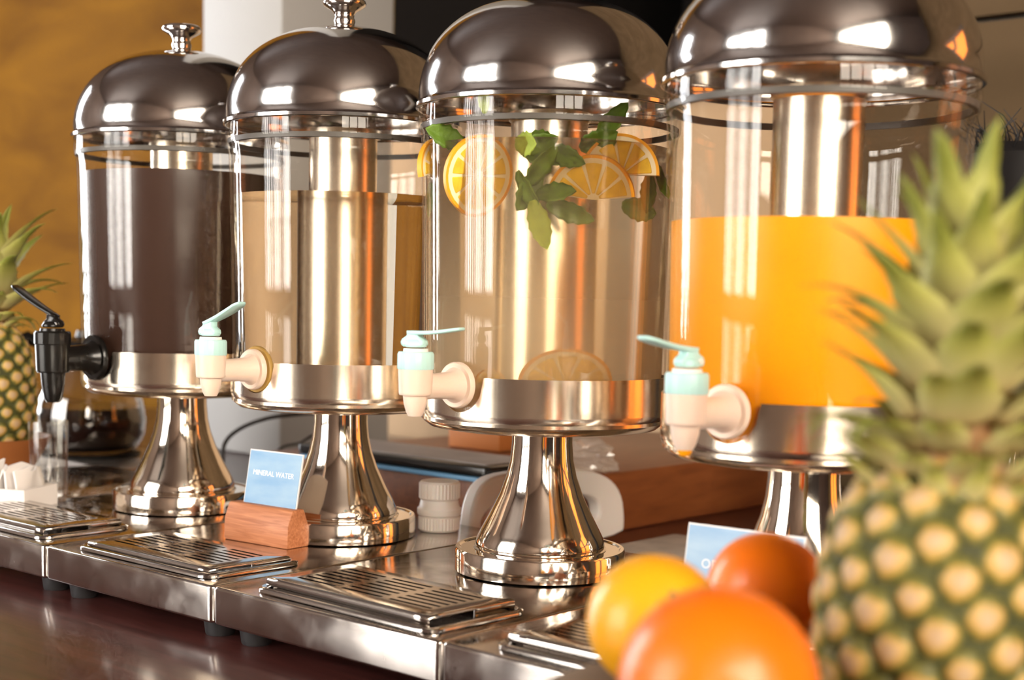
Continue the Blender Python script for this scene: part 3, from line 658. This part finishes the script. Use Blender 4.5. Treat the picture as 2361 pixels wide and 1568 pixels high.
r = n.new('ShaderNodeValToRGB'); e = r.color_ramp.elements; e[0].position = .2; e[0].color = (.56, .42, .19, 1); e[1].position = 1.05; e[1].color = (.20, .22, .03, 1)
q = r.color_ramp.elements.new(.5); q.color = (.47, .42, .17, 1); q = r.color_ramp.elements.new(.78); q.color = (.40, .39, .09, 1)
l.new(ma.outputs[0], r.inputs[0]); l.new(r.outputs[0], b.inputs['Base Color']); b.inputs['Roughness'].default_value = .5
M['pineleaf'] = m
def eye_mesh():
    mb = MB(); V_ = [(0, 0, .48)]; F_ = []; n = 12
    for q, (rr, z) in enumerate(((.35, .43), (.68, .28), (.92, .05), (1.0, -.25))):
        for i in range(n):
            a = 2 * PI * i / n; hx = 1 / max(abs(math.cos((a % (PI / 3)) - PI / 6)), .5) * .9
            V_.append((rr * hx * math.cos(a) * .92, rr * hx * math.sin(a) * 1.08, z))
    for i in range(n): F_.append((0, 1 + i, 1 + (i + 1) % n))
    for q in range(3):
        for i in range(n): j = (i + 1) % n; F_.append((1 + q * n + i, 1 + (q + 1) * n + i, 1 + (q + 1) * n + j, 1 + q * n + j))
    V_ += [(0, .15, .46), (.14, .0, .44), (-.14, .0, .44), (0, .62, .74)]; k = len(V_) - 4
    F_ += [(k, k + 3, k + 1), (k + 1, k + 3, k + 2), (k + 2, k + 3, k)]
    return mb.add(V_, F_).mesh('eye')
EYE = eye_mesh(); EYE.materials.append(M['eye']); EYE.shade_smooth()
def crown_leaf(name, L, wd, curl, seed):
    rn = random.Random(seed); mb = MB(); n, k = 12, 4; top = []; ang = 0; y = 0; z = 0
    for i in range(n + 1):
        t = i / n; hw = wd / 2 * (1 - t) ** .62 * (.82 + .55 * math.sin(PI * min(1, t * 1.3 + .12))) + .0003
        for j in range(k + 1):
            s = j / k * 2 - 1; ed = 1 + (.10 if (i % 2 and abs(s) > .9) else 0)
            top.append((s * hw * ed, y + .0 * s, z + .42 * hw * s * s))
        ang = curl * t * t * 1.6; st_ = L / n; y += st_ * math.cos(ang); z -= st_ * math.sin(ang)
    m_ = len(top); V_ = top + [(x, yy, zz - .0009) for x, yy, zz in top]; F_ = []
    for i in range(n):
        for j in range(k):
            a = i * (k + 1) + j; F_ += [(a, a + 1, a + k + 2, a + k + 1), (m_ + a, m_ + a + k + 1, m_ + a + k + 2, m_ + a + 1)]
        a = i * (k + 1); F_ += [(a, a + k + 1, m_ + a + k + 1, m_ + a)]; a += k; F_ += [(a, m_ + a, m_ + a + k + 1, a + k + 1)]
    e0 = n * (k + 1); F_.append(tuple(range(e0, e0 + k + 1)) + tuple(range(m_ + e0 + k, m_ + e0 - 1, -1))); F_.append(tuple(range(k, -1, -1)) + tuple(range(m_, m_ + k + 1)))
    me = mb.add(V_, F_).mesh(name); me.materials.append(M['pineleaf']); me.shade_smooth(); return me
LEAF = [crown_leaf('leaf', 1, .33 + .04 * (i % 3), [.15, .45, .8, 1.3][i % 4], i) for i in range(12)]
def pineapple(loc, rz, br, bh, layers, label, eyes, seed, tilt=(0, 0)):
    rn = random.Random(seed)
    r = empty('pineapple', loc, rz); r.rotation_euler = (tilt[0], tilt[1], rz); tag(r, label, 'pineapple')
    def rad(t):                         # t 0..1 bottom to top
        s = 2 * t - 1; return br * (1 - abs(s) ** 2.9) ** .5 * (1.0 - .05 * s) if abs(s) < 1 else 0
    MB().lathe([(max(rad(i / 24) * .955, 0 if i in (0, 24) else .004), bh * i / 24) for i in range(25)], 40).obj('body', 'pinebody', r)
    # eyes on a phyllotactic lattice, equal area steps
    N = 400; cum = [0]
    for i in range(N):
        t = (i + .5) / N; cum.append(cum[-1] + rad(t) * math.hypot(bh / N, rad((i + 1) / N) - rad(i / N)))
    tot = cum[-1]; sz = math.sqrt(tot * 2 * PI / eyes) * .545
    idx = 0
    for i in range(eyes):
        tgt = tot * (i + .5) / eyes
        while idx < N - 1 and cum[idx + 1] < tgt: idx += 1
        t = (idx + .5) / N
        if t > .985 or t < .015: continue
        a = i * PI * (3 - math.sqrt(5)); R = rad(t) * .955; dr = (rad(min(1, t + .004)) - rad(max(0, t - .004))) / (.008 * bh)
        nrm = Vector((math.cos(a), math.sin(a), -dr)).normalized(); upv = (Vector((0, 0, 1)) - nrm * nrm.z).normalized(); xv = upv.cross(nrm)
        o = bpy.data.objects.new('eye', EYE); COL.objects.link(o); o.parent = r
        s = sz * (1 + rn.uniform(-.10, .08)); mt = Matrix((xv, upv, nrm)).transposed().to_4x4(); mt.translation = Vector((R * math.cos(a), R * math.sin(a), bh * t))
        o.matrix_local = mt @ Matrix.Diagonal((s, s, s * .8, 1))
    # crown
    zt = bh * .97
    MB().lathe([(0, zt - .01), (br * .34, zt - .008), (br * .30, zt + .02), (br * .2, zt + .055), (0, zt + .075)], 20).obj('crown_core', 'bract', r)
    q = 0
    for (cnt, z0, L, el, sp, ks) in layers:
        for i in range(cnt):
            a = q * PI * (3 - math.sqrt(5)) + rn.uniform(-.15, .15); q += 1
            LL = L * rn.uniform(.85, 1.12); ee = el + rn.uniform(-.12, .12); me = LEAF[(rn.choice(ks) + 4 * rn.randrange(3)) % 12]
            out = Vector((math.cos(a), math.sin(a), 0)); d = out * math.cos(ee) + Vector((0, 0, 1)) * math.sin(ee); side = d.cross(out * -math.sin(ee) + Vector((0, 0, 1)) * math.cos(ee)).normalized(); nn = side.cross(d)
            mt = Matrix((side, d, nn)).transposed().to_4x4(); mt.translation = out * sp + Vector((0, 0, zt + z0))
            o = bpy.data.objects.new('leaf', me); COL.objects.link(o); o.parent = r; o.matrix_local = mt @ Matrix.Diagonal((LL * .95, LL, LL * .95, 1))
    return r
p = at(2152, 1400, .560); p.z = STZ
pineapple(p, .5, .0478, .112, [
    (16, -.012, .026, .95, .031, (1, 2)), (13, -.004, .034, .80, .028, (2, 3)), (10, .006, .044, .60, .024, (2, 3)), (9, .016, .050, .78, .021, (1, 2)), (9, .028, .056, .85, .018, (1, 2)), (8, .040, .058, .85, .015, (1, 2)),
    (7, .052, .060, .90, .012, (0, 1)), (6, .062, .060, 1.02, .010, (0, 1)), (5, .070, .058, 1.2, .007, (0, 1)), (3, .074, .056, 1.42, .004, (0,))],
    'large blurred pineapple with yellow-green crown in the right foreground', 118, 3, (.02, .03))
# second pineapple in a bowl at the far left
bp = at(-22, 1040, 1.60); BZ = UT + .0405
bw = tag(MB().lathe([(0, BZ - .040), (.034, BZ - .040), (.037, BZ - .036), (.060, BZ + .004), (.066, BZ + .016), (.063, BZ + .016), (.056, BZ + .004), (.034, BZ - .022), (0, BZ - .024)], 48).obj('clay_bowl', 'terracotta'), 'orange-brown clay bowl under the small pineapple at the left edge', 'bowl')
bw.location = (bp.x, bp.y, 0)
pineapple(Vector((bp.x, bp.y, BZ - .020)), 1.7, .0500, .165, [(12, -.004, .030, .55, .022, (2, 3)), (9, .004, .050, .40, .020, (2, 3)), (8, .016, .070, .55, .018, (1, 2)), (8, .030, .085, .72, .015, (1, 2)), (7, .046, .090, .92, .012, (0, 1)), (5, .060, .090, 1.15, .008, (0, 1)), (3, .07, .08, 1.42, .004, (0,))],
    'small pineapple standing in a clay bowl at the left edge', 170, 8, (0, .05))

# ------------------------------------------------------------------ things at the left behind the drip tray
nb = empty('napkin_box', at(12, 1166, 1.462)); nb.location.z = UT; nb.rotation_euler = (0, 0, -.25); tag(nb, 'white box of paper napkins on the far left base', 'napkin box')
mb = MB()
mb.box(-.042, .042, -.030, -.027, 0, .021).box(-.042, .042, .027, .030, 0, .021).box(-.042, -.039, -.027, .027, 0, .021).box(.039, .042, -.027, .027, 0, .021).box(-.039, .039, -.027, .027, 0, .002)
mb.obj('box', 'whitepaper', nb, 0)
random.seed(2)
for i in range(7):
    x = -.034 + .0105 * i; hgt = .034 + random.uniform(-.004, .010)
    mb = MB(); V_ = []; k = 6
    for j in range(k + 1):
        yy = -.025 + .050 * j / k
        for z, dx in ((.004, 0), (hgt * .6, .002 * math.sin(j + i)), (hgt + .002 * math.sin(2.1 * j + i), .006 * math.sin(j * .9 + i * 2))): V_.append((x + dx, yy, z))
    nV = len(V_); V_ += [(a + .0022, b2, c) for a, b2, c in V_]; F_ = []
    for j in range(k):
        for q in range(2):
            a = j * 3 + q; F_ += [(a, a + 3, a + 4, a + 1), (nV + a, nV + a + 1, nV + a + 4, nV + a + 3)]
        F_ += [(j * 3 + 2, j * 3 + 5, nV + j * 3 + 5, nV + j * 3 + 2)]
    F_ += [(0, 1, nV + 1, nV), (1, 2, nV + 2, nV + 1), (k * 3, nV + k * 3, nV + k * 3 + 1, k * 3 + 1), (k * 3 + 1, nV + k * 3 + 1, nV + k * 3 + 2, k * 3 + 2)]
    mb.add(V_, F_).obj('napkin', 'whitepaper', nb)
tp = onz(113, 1156, UT)
tm = tag(MB().lathe([(0, .0), (.0165, 0), (.0180, .001), (.0195, .040), (.0205, .0850), (.0196, .0853), (.0186, .040), (.0170, .012), (0, .010)], 48).obj('drinking_glass', 'glass'), 'small clear drinking glass beside the napkin box', 'glass'); tm.location = tp + Vector((0, 0, .0003))
# coffee pot on its steel warmer
cp = at(208, 1040, 2.06); CPZ = cp.z
wm = empty('coffee_warmer', (cp.x + .02, cp.y, 0), RZ); tag(wm, 'low steel coffee warmer behind the drinking glass', 'warmer')
MB().prism(rrect(-.09, .16, -.085, .085, .012, 4), .008, CPZ - .004).obj('body', 'darksteel', wm, .003)
MB().lathe([(0, CPZ - .004), (.070, CPZ - .004), (.072, CPZ - .002), (.068, CPZ - .0005), (0, CPZ - .0005)], 40).obj('hot_plate', 'blackmat', wm).location = Matrix.Rotation(-RZ, 3, 'Z') @ Vector((-.02, 0, 0))
for sx in (-.075, .145):
    for sy in (-.07, .07): MB().lathe([(0, 0), (.008, 0), (.009, .009), (0, .009)], 12).obj('foot', 'rubber', wm).location = (sx, sy, 0)
pot = empty('coffee_pot', (cp.x, cp.y, CPZ)); pot.scale = (1.09, 1.09, 1.09); tag(pot, 'round glass coffee pot half full of black coffee', 'coffee pot')
prof = [(0, 0), (.052, 0), (.062, .006), (.070, .022), (.0725, .042), (.069, .066), (.058, .092), (.046, .110), (.042, .122), (.044, .128)]
MB().lathe(prof + [(r * .965, z + .001) for r, z in prof[::-1][:-1]] + [(0, .0015)], 64).obj('carafe', 'glass', pot)
MB().lathe([(0, .003), (.049, .003), (.0585, .008), (.0665, .022), (.0690, .042), (.0662, .060), (0, .060)], 64).obj('coffee', 'coffeeliq', pot)
MB().lathe([(.0445, .110), (.0475, .110), (.0475, .1165), (.0440, .1175)], 48, None, True).obj('neck_band', 'chrome', pot)
MB().lathe([(0, .126), (.046, .126), (.048, .130), (.040, .146), (.018, .152), (.016, .160), (0, .161)], 40).obj('lid', 'black', pot)
MB().tube([(-.040, -.02, .136), (-.070, -.035, .150), (-.092, -.046, .140), (-.096, -.048, .100), (-.086, -.043, .060), (-.070, -.035, .046)], [.008, .009, .0095, .009, .008, .006], 12).obj('handle', 'black', pot)
# black cord in front of the pillar
cpts = [at(515, 1075, 1.95), at(514, 1045, 1.95), at(525, 1012, 1.96), at(560, 985, 1.97), at(615, 965, 1.98), at(670, 957, 2.0), at(740, 952, 2.02), at(800, 962, 2.04), at(840, 1010, 2.04)]
for c in (cpts[0], cpts[-1]): c.z = max(.004, min(c.z, .05))
cpts[0].z = .004; cpts[-1].z = .004
def smooth_path(pts, k=6):
    out = []; n = len(pts)
    for i in range(n - 1):
        p0, p1, p2, p3 = pts[max(i - 1, 0)], pts[i], pts[i + 1], pts[min(i + 2, n - 1)]
        for j in range(k):
            t = j / k; out.append(.5 * ((2 * p1) + (p2 - p0) * t + (2 * p0 - 5 * p1 + 4 * p2 - p3) * t * t + (-p0 + 3 * p1 - 3 * p2 + p3) * t ** 3))
    return out + [pts[-1]]
tag(MB().tube(smooth_path(cpts), .0028, 10).obj('power_cord', 'cord'), 'dark power cord arching in front of the white pillar', 'cord')
cpts = [at(600, 1064, 1.95), at(640, 1040, 1.95), at(690, 1022, 1.96), at(740, 1008, 1.98), at(790, 1040, 2.0)]; cpts[0].z = .003; cpts[-1].z = .003
tag(MB().tube(smooth_path(cpts), .0018, 8).obj('thin_cord', 'cord'), 'thin brown cord low behind the blue card', 'cord')

# ------------------------------------------------------------------ things behind the row in the middle
RT = .070; RU, RV = -.990, 1.145
rs = tag(uvobj(MB().box(RU - .42, RU, RV, RV + .62, 0, RT), 'wooden_riser', 'riser', .003), 'low brown wooden platform behind the row of dispensers', 'platform')
bf = uvobj(MB().box(RU - .335, RU - .034, RV - .020, RV + .09, RT + .0003, RT + .0050), 'blue_folder', 'bluefolder', .001); tag(bf, 'thin blue folder under the black tray on the wooden platform', 'folder')
bt = empty('black_tray', W(0, 0, RT + .0053), RZ); tag(bt, 'flat black tray with grey sheets lying on the wooden platform', 'tray')
MB().prism(rrect(RU - .345, RU - .030, RV - .016, RV + .095, .008, 4), 0, .011).obj('base', 'black', bt, .002)
MB().prism(rrect(RU - .330, RU - .045, RV + .000, RV + .082, .006, 4), .0112, .0126).obj('sheet', 'grey', bt)
# crumpled plastic bag
random.seed(11)
def crumple(name, loc, sx, sy, sz, m, seed):
    rn = random.Random(seed); bm = bmesh.new(); bmesh.ops.create_icosphere(bm, subdivisions=4, radius=1)
    from mathutils import noise
    for v in bm.verts:
        d = noise.noise(v.co * 1.7 + Vector((seed, 0, 0))) * .45 + abs(noise.noise(v.co * 4 + Vector((0, seed, 0)))) * .35
        v.co *= (1 + d); v.co.z = max(v.co.z, -.55)
        v.co = Vector((v.co.x * sx, v.co.y * sy, (v.co.z + .55) * sz))
    me = bpy.data.meshes.new(name); bm.to_mesh(me); bm.free(); o = link(name, me, m, None, True, 25); o.location = loc; return o
tag(crumple('plastic_bag', W(RU - .050, RV + .150, RT + .0005), .050, .030, .022, 'bag', 3), 'crumpled translucent plastic bag on the wooden platform', 'bag')
tag(uvobj(MB().box(RU - .315, RU - .225, RV + .22, RV + .28, RT + .0005, RT + .032), 'card_box', 'orangebox', .002), 'orange-brown cardboard box at the back of the wooden platform', 'box')
tag(uvobj(MB().prism(rrect(-.925, -.64, 1.035, 1.345, .004, 2), .0003, .0035), 'folded_cloth', 'cloth', .001), 'pale grey cloth lying flat behind the steel bases', 'cloth')
# white jug lying on its side, cap end towards the bases
jg = empty('plastic_jug', W(-.962, .990, .0040), RZ); tag(jg, 'white plastic jug lying on its side with a looped handle', 'jug')
outl = []
for (y, z) in [(.035, .030), (.040, .062), (.052, .080), (.075, .088), (.14, .088), (.20, .084), (.255, .074), (.285, .052), (.292, .020), (.290, .0)]: outl.append((y, z))
outl += [(.035, .0)]
hole = [(.054, .024), (.052, .045), (.070, .058), (.10, .060), (.205, .056), (.236, .050), (.246, .036), (.240, .022), (.15, .020)]
def ring_plate(outer, inner, x0, x1, n=64):
    cy_, cz_ = sum(p_[0] for p_ in inner) / len(inner), sum(p_[1] for p_ in inner) / len(inner)
    def hit(loop, a):
        best = 0; d = (math.cos(a), math.sin(a))
        for q in range(len(loop)):
            ay, az = loop[q][0] - cy_, loop[q][1] - cz_; by, bz = loop[(q + 1) % len(loop)][0] - cy_, loop[(q + 1) % len(loop)][1] - cz_
            ey, ez = by - ay, bz - az; den = d[0] * ez - d[1] * ey
            if abs(den) < 1e-12: continue
            t = (ay * ez - az * ey) / den; u_ = (ay * d[1] - az * d[0]) / den
            if t > 0 and -1e-6 <= u_ <= 1 + 1e-6: best = max(best, t)
        return (cy_ + d[0] * best, cz_ + d[1] * best)
    hl = [inner[q] for q in range(len(inner))]
    angs = sorted([math.atan2((p_[1] - cz_), (p_[0] - cy_)) for p_ in outer + inner])
    O = [hit(outer, a) for a in angs]; I = [hit(inner, a) for a in angs]; n = len(angs)
    V_ = [(x0, *p_) for p_ in O] + [(x1, *p_) for p_ in O] + [(x1, *p_) for p_ in I] + [(x0, *p_) for p_ in I]
    F_ = [(k * n + q, k * n + (q + 1) % n, ((k + 1) % 4) * n + (q + 1) % n, ((k + 1) % 4) * n + q) for k in range(4) for q in range(n)]
    return MB().add(V_, F_).mesh('body', 0, 2, True)
def round_loop(pts, k=3):
    P_ = [Vector((y, z)) for y, z in pts]
    for _ in range(k - 1):
        Q = []
        for i in range(len(P_)):
            a, b2 = P_[i], P_[(i + 1) % len(P_)]; Q += [a * .75 + b2 * .25, a * .25 + b2 * .75]
        P_ = Q
    return [(p_.x, p_.y) for p_ in P_]
jb = link('body', ring_plate(round_loop(outl), round_loop(hole), -.004, .014), 'white', jg, True, 50)
bv = jb.modifiers.new('bevel', 'BEVEL'); bv.width = .004; bv.segments = 3; bv.limit_method = 'ANGLE'; bv.angle_limit = 1.0
cpos = onz(1012, 1223, UT)
jc = empty('bottle_cap', cpos + Vector((0, 0, .0003))); tag(jc, 'white ribbed screw cap with a collar, standing behind the bases', 'cap')
def ribbed(r, z0, z1, n=72, dr=.0006, ch=.002):
    V_ = []; prof = [(0, z0), (r - ch, z0), (r, z0 + ch), (r, z1 - ch), (r - ch, z1), (r - ch - .001, z1 - .0006), (0, z1 - .0006)]; k = len(prof)
    for i in range(n):
        a = 2 * PI * i / n; d = dr if i % 2 else 0
        for q, (rr, z) in enumerate(prof): V_.append(((rr - (d if q in (2, 3) else 0)) * math.cos(a), (rr - (d if q in (2, 3) else 0)) * math.sin(a), z))
    F_ = [(i * k + p_, ((i + 1) % n) * k + p_, ((i + 1) % n) * k + p_ + 1, i * k + p_ + 1) for i in range(n) for p_ in range(k - 1)]
    return MB().add(V_, F_)
ribbed(.0200, 0, .0155).obj('lower_ring', 'white', jc, angle=25)
MB().lathe([(0, .0156), (.0205, .0156), (.0212, .0170), (.0212, .0215), (.0195, .0235), (.0180, .0300), (0, .0300)], 56).obj('collar', 'white', jc)
ribbed(.0198, .0300, .0480).obj('cap_top', 'white', jc, angle=25)

# ------------------------------------------------------------------ right edge: steel pitcher and bristly tuft
pt = empty('steel_pitcher', at(2352, 1100, 1.22)); pt.location.z = 0; tag(pt, 'small steel milk pitcher at the right edge behind the pineapple', 'pitcher')
pz = .185
MB().lathe([(0, .001), (.034, .001), (.037, .006), (.039, .05), (.036, .10), (.030, .13), (.029, .15), (.033, pz - .01), (.034, pz), (.0325, pz), (.028, .15), (.0345, .10), (.037, .05), (.034, .008), (0, .006)], 48).obj('body', 'stem', pt)
MB().tube([(-.028, -.01, .165), (-.052, -.018, .172), (-.064, -.022, .150), (-.060, -.020, .110), (-.036, -.012, .085)], .0045, 10).obj('handle', 'stem', pt)
tf = empty('bristle_tuft', at(2345, 330, 1.42)); tz = tf.location.z; tf.location.z = 0; tag(tf, 'black bushy bristle head on a dark vase, at the right edge', 'brush')
MB().lathe([(0, 0), (.045, 0), (.05, .004), (.040, .10), (.028, tz - .10), (.034, tz - .055), (.048, tz - .012), (.040, tz - .002), (0, tz - .002)], 32).obj('vase', 'blackmat', tf)
rn = random.Random(5); mb = MB()
for i in range(110):
    a = rn.uniform(0, 2 * PI); rr = .046 * math.sqrt(rn.random()); h = rn.uniform(.010, .045) if i < 70 else rn.uniform(.02, .065)
    b0 = Vector((rr * math.cos(a), rr * math.sin(a), tz - .008)); d = Vector((math.cos(a) * rn.uniform(-.2, .9), math.sin(a) * rn.uniform(-.2, .9), 1)).normalized(); cu = Vector((rn.uniform(-1, 1), rn.uniform(-1, 1), rn.uniform(-.6, .1))) * .7
    mb.tube([b0 + (d * t + cu * t * t) * h for t in (0, .3, .6, 1)], [.0009, .0008, .0006, .0003], 5)
s_ = mb.obj('strands', 'blackmat', tf, weld=False); s_['kind'] = 'stuff'
